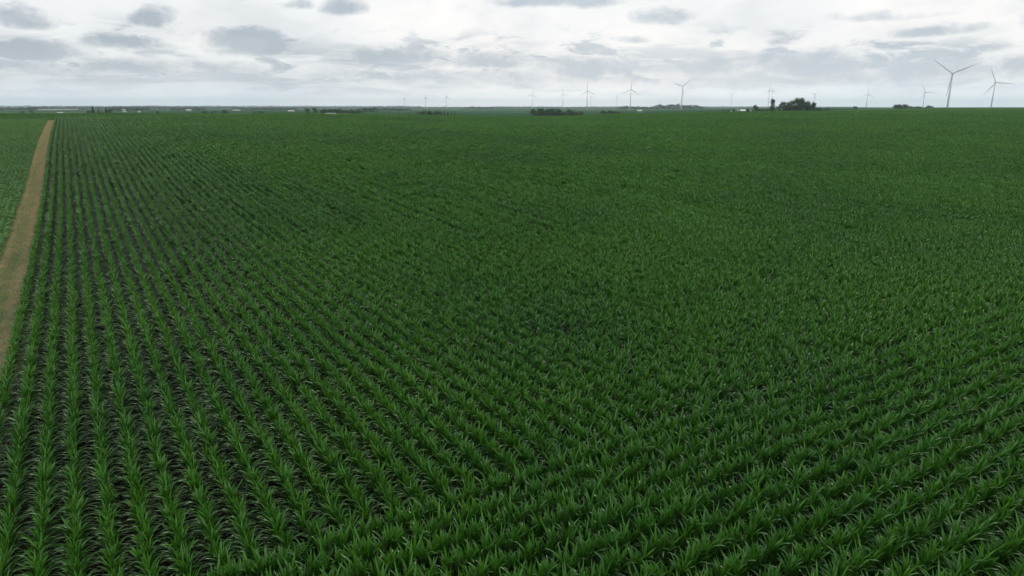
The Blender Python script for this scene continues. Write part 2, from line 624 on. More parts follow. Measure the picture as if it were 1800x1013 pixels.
# ------------------------------------------------------------------ corn
def leaf_geo(base, azim, elev, length, width, curl, nseg, tone, rng, fold=.25, twist=0.0):
    """one arching blade: centre line with a V fold, returns verts, faces, tones"""
    p = Vector(base)
    v, f, tn = [], [], []
    hd = Vector((math.cos(azim), math.sin(azim), 0))
    sd_ = Vector((-math.sin(azim), math.cos(azim), 0))
    e = elev
    for i in range(nseg + 1):
        q = i / nseg
        w = width * .5 * (min(1, .45 + 2.2 * q) * (1 - q ** 2.2)) + .001
        t = hd * math.cos(e) + Vector((0, 0, math.sin(e)))
        nrm = t.cross(sd_)
        ang = twist * q
        side = sd_ * math.cos(ang) + nrm * math.sin(ang)
        up = nrm * math.cos(ang) - sd_ * math.sin(ang)
        if up.z < 0: up = -up
        if nseg >= 6:
            v += [p - side * w + up * w * fold, p, p + side * w + up * w * fold]
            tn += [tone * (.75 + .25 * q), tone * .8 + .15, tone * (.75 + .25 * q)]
        else:
            v += [p - side * w, p + side * w]
            tn += [tone, tone]
        p = p + t * (length / nseg)
        e -= curl / nseg * (.5 + 1.2 * q)
    k = 3 if nseg >= 6 else 2
    for i in range(nseg):
        for j in range(k - 1):
            f.append((i * k + j, i * k + j + 1, (i + 1) * k + j + 1, (i + 1) * k + j))
    return v, f, tn


def corn_leaves(rng, nseg=7, thin=1.0):
    """list of leaves of one plant (row runs along local X, leaves mostly reach across it)"""
    out = []
    side = math.pi / 2 if rng.random() < .5 else -math.pi / 2
    big = rng.uniform(.88, 1.14)
    n = rng.randint(5, 6)
    for i in range(n):
        q = i / (n - 1)
        h = .14 + .62 * q
        a = side + (i % 2) * math.pi + rng.gauss(0, .38)
        el_ = math.radians(38 + 34 * q + rng.gauss(0, 6))
        ln = (.44 + .18 * math.sin(math.pi * (q * .8 + .15))) * rng.uniform(.9, 1.1) * big
        curl = 1.75 - .45 * q + rng.gauss(0, .22) + (rng.uniform(.5, 1.3) if rng.random() < .12 else 0)
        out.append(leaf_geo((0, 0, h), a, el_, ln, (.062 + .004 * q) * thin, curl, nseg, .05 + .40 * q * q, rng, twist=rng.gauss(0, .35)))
    for i in range(10):                                                 # the whorl: young upright blades
        a = side + (i % 2) * math.pi + rng.gauss(0, .9)
        el_ = math.radians(rng.uniform(58, 89))
        ln = rng.uniform(.32, .56) * big
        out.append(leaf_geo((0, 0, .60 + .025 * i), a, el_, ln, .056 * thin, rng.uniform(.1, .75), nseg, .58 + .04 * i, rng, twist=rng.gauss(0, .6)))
    return out


def stalk_mb():
    b = MB()
    b.tube([(0, 0, -.03), (0, 0, .4), (0, 0, .82)], [.017, .015, .008], 6)
    b.tone = [.35] * len(b.v)
    return b


NVAR = 14
plant_parts = []                # per variant: list of (name, mesh)
lib_plant = bpy.data.collections.new('corn_plants')
lib_row = bpy.data.collections.new('corn_row_pieces')
for k in range(NVAR):
    rng = random.Random(100 + k)
    parts = [('stalk', stalk_mb().mesh('corn_stalk', M_CORN, True))]
    whole = stalk_mb()
    for (lv, lf, lt) in corn_leaves(rng):
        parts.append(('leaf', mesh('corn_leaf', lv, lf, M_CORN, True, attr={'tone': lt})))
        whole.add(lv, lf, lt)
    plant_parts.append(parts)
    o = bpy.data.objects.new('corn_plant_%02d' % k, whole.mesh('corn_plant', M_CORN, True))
    lib_plant.objects.link(o)
for k in range(10):             # five plants of a row together, for the far part of the field
    rng = random.Random(300 + k)
    whole = MB()
    for j in range(6):
        m4 = Matrix.Translation((.135 * (j - 2.5) + rng.gauss(0, .02), rng.gauss(0, .025), 0)) @ Matrix.Rotation(rng.gauss(0, .25) + (math.pi if rng.random() < .5 else 0), 4, 'Z') @ Matrix.Scale(rng.uniform(.88, 1.1), 4)
        for (lv, lf, lt) in corn_leaves(rng, 4, 1.32):
            whole.add([m4 @ p for p in lv], lf, lt)
    o = bpy.data.objects.new('corn_row_%02d' % k, whole.mesh('corn_row', M_CORN, True))
    lib_row.objects.link(o)


def scatter(name, pts, rot, scl, idx, coll, **kw):
    me = bpy.data.meshes.new(name)
    me.vertices.add(len(pts))
    me.vertices.foreach_set('co', np.asarray(pts, np.float32).ravel())
    a = me.attributes.new('rot', 'FLOAT_VECTOR', 'POINT'); a.data.foreach_set('vector', np.asarray(rot, np.float32).ravel())
    a = me.attributes.new('scl', 'FLOAT_VECTOR', 'POINT'); a.data.foreach_set('vector', np.asarray(scl, np.float32).ravel())
    a = me.attributes.new('idx', 'INT', 'POINT'); a.data.foreach_set('value', np.asarray(idx, np.int32))
    o = ob(name, me, kind='stuff', **kw)
    g = bpy.data.node_groups.new(name, 'GeometryNodeTree')
    g.interface.new_socket('Geometry', in_out='INPUT', socket_type='NodeSocketGeometry')
    g.interface.new_socket('Geometry', in_out='OUTPUT', socket_type='NodeSocketGeometry')
    gi, go = g.nodes.new('NodeGroupInput'), g.nodes.new('NodeGroupOutput')
    ci = g.nodes.new('GeometryNodeCollectionInfo')
    ci.inputs['Collection'].default_value = coll
    ci.inputs['Separate Children'].default_value = True
    ci.inputs['Reset Children'].default_value = True
    ip = g.nodes.new('GeometryNodeInstanceOnPoints')
    ip.inputs['Pick Instance'].default_value = True

    def na(nm, typ):
        n = g.nodes.new('GeometryNodeInputNamedAttribute')
        n.data_type = typ
        n.inputs[0].default_value = nm
        return n.outputs[0]
    er = g.nodes.new('FunctionNodeEulerToRotation')
    g.links.new(na('rot', 'FLOAT_VECTOR'), er.inputs[0])
    g.links.new(gi.outputs[0], ip.inputs['Points'])
    g.links.new(ci.outputs[0], ip.inputs['Instance'])
    g.links.new(na('idx', 'INT'), ip.inputs['Instance Index'])
    g.links.new(er.outputs[0], ip.inputs['Rotation'])
    g.links.new(na('scl', 'FLOAT_VECTOR'), ip.inputs['Scale'])
    g.links.new(ip.outputs[0], go.inputs[0])
    md = o.modifiers.new('scatter', 'NODES')
    md.node_group = g
    return o


def project(X, Y, Z):
    dz = CAMZ - Z
    zc = Y * CP + dz * SP
    return 900 + 1200 * X / zc, 506.5 + 1200 * (dz * CP - Y * SP) / zc, zc


def patch(X, Y):
    """vigour of the crop: broad waves"""
    return (np.sin(X * .052 + .7 * np.sin(Y * .04)) + np.sin(Y * .071 + X * .023 + 2) + .7 * np.sin(X * .17 + Y * .11) + .5 * np.sin(X * .31 - Y * .27 + 1)) / 3.2


def rows_points(step, along):
    """points along all rows; returns X, Y, heading, row number"""
    out = []
    ks = np.arange(-3, 760)
    s = np.arange(S0, 560, step)
    for k in ks:
        j = RNG.uniform(0, step)
        out.append((s + j, np.full(len(s), U0 + ROW * k), np.zeros(len(s)), np.full(len(s), k)))
    u = np.arange(U0 - 3 * ROW, 60, step)
    for i in range(26):
        sv = S0 - .45 - ROW * i
        out.append((np.full(len(u), sv), u + RNG.uniform(0, step), np.ones(len(u)), np.full(len(u), -10 - i)))
    S, U, H, K = (np.concatenate(q) for q in zip(*out))
    return S, U, H, K


ROWCUT = RNG.uniform(52, 88, 2000)          # each row changes from single plants to pieces of row somewhere here
def corn_domain(X, Y):
    xc = col_x(X / np.maximum(Y, .1))
    return (Y > 3) & (np.abs(X) < .84 * Y + 9) & (Y < crest_F(np.clip(xc, -500, 2300)) + 30)


# single plants near the camera
S, U, H, K = rows_points(.122, True)
S = S + RNG.normal(0, .022, len(S)) ; U = U + RNG.normal(0, .022, len(U))
r_ = np.where(H > 0, .03, np.clip((U - 4) * .004, 0, .03))
S = S + RNG.normal(0, 1, len(S)) * r_ ; U = U + RNG.normal(0, 1, len(U)) * r_
X, Y = su(S, U)
keep = corn_domain(X, Y) & (Y < ROWCUT[K.astype(int) + 100]) & (RNG.random(len(X)) > .035)
# thin spots where the planter passes met, some way up the field, and where the rows turn
gap = (np.abs(S - 26.3 - .5 * np.sin(U * .9)) < .42) & (H == 0) & (U > 3) & (np.sin(U * 1.1) + np.sin(U * .43 + 1) > -.1) & (RNG.random(len(X)) < .52)
gap |= (np.abs(S - S0 - .2) < .3) & (RNG.random(len(X)) < .45)
keep &= ~gap
S, U, H, K, X, Y = (q[keep] for q in (S, U, H, K, X, Y))
Z = ground(X, Y)
pv_ = patch(X, Y)
scl = 1.0 + .085 * pv_ + RNG.normal(0, .07, len(X)) + np.where(H > 0, .16, np.clip((U - 4) * .008, 0, .08))
rz = np.where(H > 0, -RA, -RA + math.pi / 2) + np.where(RNG.random(len(X)) < .5, 0, math.pi) + RNG.normal(0, .28, len(X))
tilt = RNG.normal(0, .06, (len(X), 2))
rot = np.stack([tilt[:, 0], tilt[:, 1], rz], -1)
idx = RNG.integers(0, NVAR, len(X))
px, py, zc = project(X, Y, Z + .75)
inside = (px > 8) & (px < 1792) & (py < 1004) & (py > 0)
order = np.argsort(np.where(inside, zc, 1e9))
near = order[:300]
mask = np.ones(len(X), bool)
mask[near] = False
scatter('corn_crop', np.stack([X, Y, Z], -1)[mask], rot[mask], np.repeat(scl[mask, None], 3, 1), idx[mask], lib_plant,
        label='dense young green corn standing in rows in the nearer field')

ordinal = ['first', 'second', 'third', 'fourth', 'fifth', 'sixth', 'seventh', 'eighth', 'ninth', 'tenth', 'eleventh', 'twelfth', 'thirteenth',
           'fourteenth', 'fifteenth', 'sixteenth', 'seventeenth', 'eighteenth', 'nineteenth', 'twentieth']
rows_seen = {}
for i in near:
    rows_seen.setdefault((int(H[i]), int(K[i])), []).append(i)
main_rows = sorted(k for h, k in rows_seen if h == 0)
cross_rows = sorted(k for h, k in rows_seen if h == 1)
print('nearest rows', [(k, len(rows_seen[0, k])) for k in main_rows], [(k, len(rows_seen[1, k])) for k in cross_rows])
for (h, k), members in rows_seen.items():
    members.sort(key=lambda q: S[q] if h == 0 else U[q])
    for n, i in enumerate(members):
        e = empty('corn_plant', (X[i], Y[i], Z[i]))
        e.rotation_euler = tuple(rot[i])
        e.scale = (scl[i],) * 3
        if h == 0:
            r = main_rows.index(k)
            nth = 'closest' if n == 0 else (ordinal[n] + ' closest' if n < 20 else 'one of the farther')
            lab = 'corn plant %s to the camera in the %s row from bottom left corner' % (nth, ordinal[min(r, 19)])
        else:
            r = cross_rows.index(k)
            lab = 'corn plant %s from left in the %s cross row up from bottom edge' % (ordinal[n] if n < 20 else 'past the twentieth', ordinal[min(r, 19)])
        tag(e, lab, 'corn plant', 'nearest corn plants along the bottom of the field')
        for nm, me in plant_parts[idx[i]]:
            c = bpy.data.objects.new(nm, me)
            SC.collection.objects.link(c)
            c.parent = e

# pieces of row further off
S, U, H, K = rows_points(.80, True)
X, Y = su(S, U)
keep = corn_domain(X, Y) & (Y >= ROWCUT[K.astype(int) + 100]) & (RNG.random(len(X)) > .006)
gap = (np.sin(X * .6 + 3 * np.sin(Y * .11)) * np.sin(Y * .35 + X * .12) > .93) & (RNG.random(len(X)) < .6)
keep &= ~gap
S, U, H, K, X, Y = (q[keep] for q in (S, U, H, K, X, Y))
U2 = RNG.normal(0, .02, len(X))
Z = ground(X, Y)
pv_ = patch(X, Y)
scl = 1.0 + .10 * pv_ + RNG.normal(0, .05, len(X))
rz = np.where(H > 0, -RA, -RA + math.pi / 2) + np.where(RNG.random(len(X)) < .5, 0, math.pi) + RNG.normal(0, .05, len(X))
rot = np.stack([RNG.normal(0, .03, len(X)), RNG.normal(0, .03, len(X)), rz], -1)
# second field behind the crest on the left and on the right
X2, Y2 = [], []
for x0, x1, f0, f1 in ((-60, 470, 240, 345), (1490, 1900, 540, 695)):
    ta, tb = (x0 - 900) / 1200 * CP, (x1 - 900) / 1200 * CP
    yy = np.arange(f0, f1, 2.4)
    for q in yy:
        xx = np.arange(ta * q, tb * q, 1.1)
        X2.append(xx + RNG.normal(0, .3, len(xx))); Y2.append(np.full(len(xx), q) + RNG.normal(0, .4, len(xx)))
X2 = np.concatenate(X2); Y2 = np.concatenate(Y2)
k2 = Y2 > crest_F(col_x(X2 / Y2)) + 45
X2, Y2 = X2[k2], Y2[k2]
Z2 = ground(X2, Y2)
n2 = len(X2)
P = np.concatenate([np.stack([X, Y, Z], -1), np.stack([X2, Y2, Z2], -1)])
R_ = np.concatenate([rot, np.stack([np.zeros(n2), np.zeros(n2), RNG.uniform(-.3, .3, n2)], -1)])
S_ = np.concatenate([np.repeat(scl[:, None], 3, 1), np.repeat(RNG.uniform(.95, 1.15, (n2, 1)), 3, 1) * np.array([1.6, 1.6, 1.0])])
scatter('corn_field', P, R_, S_, RNG.integers(0, 10, len(P)), lib_row, label='broad dark green corn field rising to its crest')
print('corn pieces', mask.sum(), len(X), n2)

# ------------------------------------------------------------------ soybeans left of the strip
lib_soy = bpy.data.collections.new('soy_row_pieces')
for k in range(6):
    rng = random.Random(500 + k)
    b = MB()
    for j in range(230):
        x = rng.uniform(-.52, .52); w = rng.gauss(0, .21)
        z = .10 + .42 * (1 - min(1, (abs(w) / .5)) ** 2) * rng.uniform(.55, 1.0)
        a = rng.uniform(0, 2 * math.pi); s = rng.uniform(.045, .075); ti = rng.gauss(0, .25); tj = rng.gauss(0, .25)
        c, q = math.cos(a), math.sin(a)
        e1 = Vector((c, q, ti)) * s; e2 = Vector((-q, c, tj)) * s * .75
        o_ = Vector((x, w, z))
        tn = max(0, min(1, (z - .15) / .4))
        b.add([o_ - e1, o_ + e2, o_ + e1, o_ - e2], [(0, 1, 2, 3)], [tn] * 4)
    lib_soy.objects.link(bpy.data.objects.new('soy_row_%02d' % k, b.mesh('soy_row', M_SOY)))
pts = []
for k in range(0, 190):
    u = SL - .35 - .52 * k
    s = np.arange(10, 290, 1.0) + RNG.uniform(0, 1)
    x, y = su(s, np.full(len(s), u))
    ok = (y > 20) & (x > -.86 * y - 9) & (y < 240)
    pts.append(np.stack([x[ok], y[ok]], -1))
pts = np.concatenate(pts)
Zs = ground(pts[:, 0], pts[:, 1])
n = len(pts)
scatter('soybean_field', np.column_stack([pts, Zs]), np.column_stack([np.zeros(n), np.zeros(n), np.where(RNG.random(n) < .5, 0, math.pi) - RA + math.pi / 2 + RNG.normal(0, .05, n)]),
        np.repeat(RNG.uniform(.9, 1.12, (n, 1)), 3, 1), RNG.integers(0, 6, n), lib_soy, label='low green soybean rows left of the grass strip')

# grass tufts on the strip
lib_grass = bpy.data.collections.new('grass_tufts')
for k in range(6):
    rng = random.Random(700 + k)
    b = MB()
    for j in range(46):
        a = rng.uniform(0, 2 * math.pi)
        lv, lf, lt = leaf_geo((rng.gauss(0, .13), rng.gauss(0, .13), 0), a, math.radians(rng.uniform(35, 88)), rng.uniform(.10, .26), .011, rng.uniform(.2, 1.6), 3, rng.random(), rng)
        b.add(lv, lf, lt)
    lib_grass.objects.link(bpy.data.objects.new('grass_tuft_%02d' % k, b.mesh('grass_tuft', M_STRAW if k < 3 else M_GRASS)))
n = 42000
s = SEND * RNG.random(n) ** 1.25
s = np.where(s < 20, RNG.uniform(20, SEND, n), s)
q = RNG.random(n)
wob = .12 * np.sin(s * .21) + .08 * np.sin(s * .73 + 1)
u = SL + (SR - SL) * q + wob + RNG.normal(0, .16, n)
x, y = su(s, u)
green = np.exp(-((q - .44) / .33) ** 4) * (.40 + .75 * np.exp(-(s / 95) ** 2)) * (.85 + .15 * np.sin(s * .13 + 1.2 * np.sin(s * .31)))
ix = np.where(RNG.random(n) < green, 3, 0) + RNG.integers(0, 3, n)
scatter('strip_grass', np.column_stack([x, y, ground(x, y) + .03]), np.column_stack([np.zeros(n), np.zeros(n), RNG.uniform(0, 6.28, n)]),
        np.repeat(RNG.uniform(.7, 1.3, (n, 1)), 3, 1), ix, lib_grass, label='dry tan and green grass growing on the strip')


# ------------------------------------------------------------------ wind turbines
def blade_mesh():
    st = [(0, 2.0, 2.0, 0), (1.5, 2.0, 2.0, 0), (4.5, 2.6, 1.5, .3), (9, 3.3, .9, .26), (16, 2.7, .6, .16), (25, 1.95, .38, .08), (34, 1.3, .22, .03), (39.5, .8, .12, 0), (41, .25, .05, 0)]
    nn = 10
    v, f = [], []
    for z, ch, th_, tw in st:
        for k in range(nn):
            a = 2 * math.pi * k / nn
            ch_ = ch if z < 3 else ch * .82
            cx_ = math.cos(a) * ch_ / 2 - (ch_ / 2 - 1.0) * .55
            ty = math.sin(a) * th_ / 2
            v.append((cx_ * math.cos(tw) - ty * math.sin(tw), cx_ * math.sin(tw) + ty * math.cos(tw), z))
    for i in range(len(st) - 1):
        for k in range(nn):
            f.append((i * nn + k, i * nn + (k + 1) % nn, (i + 1) * nn + (k + 1) % nn, (i + 1) * nn + k))
    f.append(tuple((len(st) - 1) * nn + k for k in range(nn)))
    return mesh('blade', v, f, M_TURB, True)


def nacelle_mesh():
    b = MB()
    sec = [(-3.0, 1.5), (-2.4, 1.85), (3.5, 1.95), (7.0, 1.7), (7.6, 1.3)]
    v, f = [], []
    shape = [(-1, -.8), (-.8, -1), (.8, -1), (1, -.8), (1, .75), (.75, 1), (-.75, 1), (-1, .75)]
    for y, r in sec:
        v += [(px_ * r, y, pz * r) for px_, pz in shape]
    for i in range(len(sec) - 1):
        for k in range(8):
            f.append((i * 8 + k, i * 8 + (k + 1) % 8, (i + 1) * 8 + (k + 1) % 8, (i + 1) * 8 + k))
    f.append(tuple(range(7, -1, -1))); f.append(tuple(32 + k for k in range(8)))
    b.add(v, f)
    b.box(-.1, .1, 6.2, 6.5, 1.6, 2.8)
    return b.mesh('nacelle', M_TURB)


def hub_mesh():
    b = MB()
    b.tube([(0, 1.3, 0), (0, 0, 0), (0, -1.2, 0), (0, -2.0, 0), (0, -2.4, 0)], [1.5, 1.65, 1.45, .85, .2], 14)
    return b.mesh('rotor_hub', M_TURB, True)


ME_BLADE, ME_NAC, ME_HUB = blade_mesh(), nacelle_mesh(), hub_mesh()
TURB = [  # hub x, hub y, rotor radius (all as seen), blade turn, yaw, label
    (710.7, 173.7, 10, 2, 62, 'small white wind turbine, leftmost of all, rotor seen nearly edge on'),
    (748.7, 172, 12.3, 0, 58, 'white wind turbine, middle one of the leftmost trio above the low shrub row'),
    (785, 171, 12, -15, 55, 'white wind turbine with tilted upper blade, right one of the leftmost trio'),
    (936.3, 166.7, 11.6, 14, 5, 'white wind turbine rising behind the left end of the long dark thicket'),
    (990, 165.3, 11.8, -12, 12, 'white wind turbine rising behind the right half of the long dark thicket'),
    (1032.7, 160, 17.2, -4, 4, 'tall white wind turbine with a tiny one just to its right'),
    (1039.3, 171.3, 8, 92, 20, 'tiny faint wind turbine just right of a much taller one'),
    (1084.7, 170, 8.2, 12, 78, 'small faint wind turbine seen edge on above the small tree clump'),
    (1109.3, 157.3, 18.3, 4, 3, 'tall white wind turbine with one blade straight up, beside the small white shed'),
    (1200, 152, 19.6, 50, -6, 'tall white wind turbine with Y-shaped rotor in front of the long far wood'),
    (1287, 166, 8.6, 62, 15, 'small faint wind turbine above the white barn roof'),
    (1353.3, 159, 13.8, -6, 25, 'white wind turbine rising behind the forked tree left of the grove'),
    (1359, 159.5, 9.5, 95, 30, 'faint wind turbine close behind another one above the forked tree'),
    (1432.4, 166, 11.4, 47, 12, 'wind turbine half hidden behind the right edge of the big round grove'),
    (1525.8, 165.6, 13.6, 3, 20, 'white wind turbine alone on the ridge between the round grove and the long far grove'),
    (1626.7, 162.8, 16.5, 90, 25, 'white wind turbine rising out of the right end of the long far grove'),
    (1674.7, 129.1, 40, 66, 0, 'largest and nearest white wind turbine with its two upper blades spread in a Y'),
    (1750.2, 145.3, 28, 96, 10, 'second largest wind turbine, rightmost, one blade pointing level to the right')]
for hx, hy, rp, turn, yaw, lab in TURB:
    zc = 1200 * 41 / rp
    k = (hy - 506.5) / 1200
    Yh = zc * (CP - k * SP)
    Xh = zc * (hx - 900) / 1200
    Zh = CAMZ - zc * (k * CP + SP)
    g = float(ground(Xh, Yh))
    if g > Zh - 74: print('turbine ground high', hx, round(Zh - g, 1))
    H_ = Zh - g
    # the rotor faces the camera, turned by yaw
    rz = math.atan2(Xh, Yh)
    e = empty('wind_turbine', (Xh, Yh, g), -rz + math.radians(yaw))
    tag(e, lab, 'wind turbine', 'wind turbines on the horizon')
    b = MB()
    b.tube([(0, 3.6, -2), (0, 3.6, H_ * .5), (0, 3.6, H_ - 1.6)], [1.95, 1.6, 1.1], 16)
    ob('tower', b.mesh('tower', M_TURB, True), e)
    nc = ob('nacelle', ME_NAC, e); nc.location = (0, 2.2, H_)
    hb = ob('rotor_hub', ME_HUB, e); hb.location = (0, -2.1, H_)
    for j in range(3):
        bl = ob('blade', ME_BLADE, hb)
        bl.rotation_euler = (0, math.radians(turn + 120 * j), 0)


# ------------------------------------------------------------------ trees
def crown_mesh(seed, kind):
    rng = random.Random(seed)
    b = MB()
    if kind == 'conifer':
        for i in range(900):
            z = rng.uniform(.08, 1.0)
            lay_ = .5 + .5 * abs(math.sin(z * 22))
            r = (1 - z) * .5 * math.sqrt(rng.random()) * (.65 + .35 * lay_) + .01
            a = rng.uniform(0, 6.283)
            s = rng.uniform(.02, .045)
            c = Vector((r * math.cos(a), r * math.sin(a), z - r * .25))
            d1 = Vector((math.cos(a), math.sin(a), -.5)) * s * 1.5
            d2 = Vector((-math.sin(a), math.cos(a), rng.gauss(0, .3))) * s
            b.add([c - d1, c + d2, c + d1, c - d2], [(0, 1, 2, 3)], [rng.random() * .6] * 4)
        return b.mesh('crown', M_CROWN)
    lobes = []
    nl = {'round': 13, 'broad': 15, 'fork': 10, 'shrub': 9}[kind]
    for i in range(nl):
        a = rng.uniform(0, 6.283)
        if kind == 'fork':
            side = 1 if i % 2 else -1
            c = Vector((side * rng.uniform(.04, .18), rng.gauss(0, .07), [.18, .2, .34, .4, .5, .58, .7, .76, .84, .86][i % 10]))
            r = rng.uniform(.15, .22) if c.z < .45 or c.z > .65 else .14
        elif kind == 'shrub':
            c = Vector((rng.uniform(-.42, .42), rng.gauss(0, .12), rng.uniform(.2, .62)))
            r = rng.uniform(.18, .32)
        else:
            q = math.sqrt(rng.random())
            c = Vector((.37 * q * math.cos(a), .37 * q * math.sin(a), .14 + .68 * rng.random() ** .8 * math.sqrt(max(.05, 1 - .5 * q * q))))
            r = rng.uniform(.13, .24)
        lobes.append((c, r, rng.random()))
    for c, r, tn in lobes:
        for i in range(int(2600 * r * r * (1.0 if kind != 'fork' else 2)) + 20):
            d = Vector((rng.gauss(0, 1), rng.gauss(0, 1), rng.gauss(0, 1))).normalized()
            rr = r * (rng.random() ** .45) * (1 + .15 * rng.gauss(0, 1))
            p = c + Vector((d.x * rr, d.y * rr, d.z * rr * .82))
            s = rng.uniform(.016, .036)
            nrm = (d + Vector((rng.gauss(0, .5), rng.gauss(0, .5), rng.gauss(0, .5) + .3))).normalized()
            t1 = nrm.cross(Vector((rng.gauss(0, 1), rng.gauss(0, 1), rng.gauss(0, 1)))).normalized()
            t2 = nrm.cross(t1)
            v1 = max(0, min(1, tn * .6 + .4 * rng.random()))
            b.add([p - t1 * s, p - t2 * s * .7, p + t1 * s, p + t2 * s * .7], [(0, 1, 2, 3)], [v1] * 4)
    return b.mesh('crown', M_CROWN)


def trunk_mesh(seed, kind):
    rng = random.Random(seed)
    b = MB()
    top = {'conifer': .96, 'shrub': .45}.get(kind, .7)
    b.tube([(0, 0, -.04), (rng.gauss(0, .01), rng.gauss(0, .01), top * .5), (rng.gauss(0, .02), 0, top)], [.032, .022, .006], 7)
    if kind != 'conifer':
        for i in range(5):
            a = i * 1.3 + rng.random()
            z = rng.uniform(.18, .45)
            e = Vector((math.cos(a) * .25, math.sin(a) * .25, z + .25))
            b.tube([(0, 0, z), tuple(e * .55 + Vector((0, 0, z * .45))), tuple(e)], [.014, .01, .004], 5)
    return b.mesh('trunk', M_BARK, True)


TREE = {}
for i, k in enumerate(('round', 'broad', 'fork', 'shrub', 'conifer')):
    TREE[k] = [(crown_mesh(40 + 10 * i + j, k), trunk_mesh(90 + 10 * i + j, k)) for j in range(4 if k in ('round', 'broad', 'shrub') else 2)]
TN = {'round': 'leafy_tree', 'broad': 'leafy_tree', 'fork': 'forked_tree', 'shrub': 'shrub', 'conifer': 'conifer_tree'}
trng = random.Random(11)


def tree(x, F, wpx, ytop, kind, label, group=None, dF=0.0):
    X, Y, g = at(x, F + dF)
    zc = Y * CP + (CAMZ - g) * SP
    k = (ytop - 506.5) / 1200
    top = CAMZ - Y * float(slope_px(ytop))
    h = max(1.5, top - g)
    w = wpx / 1200 * zc
    e = empty(TN[kind], (X, Y, g), trng.uniform(0, 6.28))
    tag(e, label, 'conifer' if kind == 'conifer' else 'shrub' if kind == 'shrub' else 'tree', group)
    cm, tm = trng.choice(TREE[kind])
    e.scale = (w * 1.12, w * 1.12, h * 1.03)
    ob('crown', cm, e)
    t = ob('trunk', tm, e)
    return e


# grove beside the farm on the right
tree(1327, 800, 12, 183.5, 'round', 'single round dark tree just right of the white barn roof')
tree(1357, 800, 16, 174, 'fork', 'tall narrow forked tree at the left end of the big grove')
tree(1369, 802, 11, 182, 'round', 'short tree between the tall forked tree and the big round grove')
gl = 'dense dark leafy tree massed in the big round grove near the right'
for x, w, yt, dF in ((1383, 22, 172.0, 5), (1395, 24, 170.0, 12), (1405, 22, 168.6, 18), (1416, 20, 173.5, 8), (1425, 16, 175.5, 10), (1430, 11, 177, 4), (1392, 24, 180, -6), (1406, 24, 179, -8), (1419, 20, 181, -6), (1381, 16, 181, -4)):
    tree(x, 800, w, yt, 'broad', gl, 'trees massed in the big round grove', dF)
tree(1437, 800, 12, 188, 'shrub', 'low dark shrub trailing off the right side of the big grove')
tree(1345, 800, 24, 189.5, 'shrub', 'low dark shrub at the foot of the tall forked tree')
tree(1453, 820, 9, 189, 'shrub', 'small dark shrub standing alone right of the big grove')
tree(1445, 820, 6, 191, 'shrub', 'very small shrub between the big grove and a lone shrub')
tree(1314, 840, 12, 190, 'shrub', 'dark shrub close to the right side of the white barn')
tree(1299, 850, 9, 190.2, 'round', 'small dark tree behind the left side of the white barn roof')
tree(1289, 830, 6, 191, 'round', 'small rounded tree left of the white barn')
tree(1281, 840, 6, 191.5, 'round', 'small dark tree furthest left of the white barn')
tree(1273, 840, 5, 192, 'shrub', 'tiny shrub at the far left of the barn yard')
tree(1502, 1000, 7, 184.3, 'shrub', 'tiny lone tree crown just showing over the right ridge')
# long dark thicket, centre
for i in range(12):
    x = 938 + i * 7.6
    yt = -1.0 + [190.5, 189.5, 188.6, 189, 188.8, 190, 191.5, 192.5, 191.5, 192.8, 193.6, 194.5][i] + trng.uniform(-1.3, 1.3)
    lb = 'leftmost dark tree of the long dark thicket in the dip' if i == 0 else 'low rightmost tree of the long dark thicket in the dip' if i == 11 else 'dark bushy tree in the long dark thicket beyond the field centre'
    tree(x, 820, 13, yt, 'broad' if i < 9 else 'shrub', lb, 'trees of the long dark thicket', trng.uniform(-10, 15))
    if i < 11:
        tree(x + 3.5, 802, 12, yt + 4.5 + trng.uniform(-1.5, 2), 'shrub', 'dark undergrowth shrub along the front of the long thicket', 'shrubs along the front of the long thicket', trng.uniform(-4, 6))
# low shrub row left of centre
for i in range(11):
    x = 738 + i * 6.2
    yt = [194, 193, 192.4, 192.6, 192.8, 193.4, 193.2, 194, 195, 196, 195.5][i]
    tree(x, 880, 9 if i < 7 else 4.5, yt, 'shrub' if i < 7 else 'conifer',
         'dark shrub in the low hedge row under the leftmost wind turbines' if i < 7 else 'small pointed evergreen at the right end of the low hedge row',
         'shrubs of the low hedge row' if i < 7 else 'small evergreens ending the low hedge row', trng.uniform(-6, 6))
# trees right of the thicket
for x, w, yt, kk, lb in ((1062, 13, 191, 'round', 'larger dark tree at the left of the clump near the white shed'), (1072, 11, 192.3, 'broad', 'dark tree in the middle of the clump near the white shed'),
                         (1080, 9, 193.5, 'shrub', 'low bush at the right of the clump near the white shed'), (1086, 7, 194, 'shrub', 'last small bush of the clump before the white shed')):
    tree(x, 900, w, yt, kk, lb)
# left farm groves
tree(540, 950, 12, 187.5, 'round', 'tall round dark tree, left one of the pair before the long left grove')
tree(554, 960, 10, 188.5, 'round', 'slightly smaller round tree, right one of the pair before the long left grove')
for i in range(11):
    x = 567 + i * 6.3
    yt = [191.2, 190.6, 189.6, 189.8, 190, 190.4, 191, 193, 191.6, 191.4, 192][i]
    tree(x, 970, 12, yt, 'broad', 'dark tree in the long low grove behind the white shed roof, left of centre', 'trees of the long left grove', trng.uniform(-10, 20))
tree(458, 900, 10, 192.8, 'shrub', 'rounded hedge bush alone near the crest of the left field')
tree(447, 930, 8, 194.2, 'shrub', 'low bush just left of a rounded hedge bush on the left crest')
tree(396, 930, 16, 191.5, 'broad', 'wide dark hedgerow tree, tallest of three on the left crest')
tree(374, 930, 14, 193.5, 'shrub', 'low wide hedgerow bush, second of three on the left crest')
tree(360, 930, 12, 193.5, 'shrub', 'low hedgerow bush, leftmost of three on the left crest')
tree(277, 940, 6, 192.5, 'round', 'small single tree on the left between two white farmsteads')
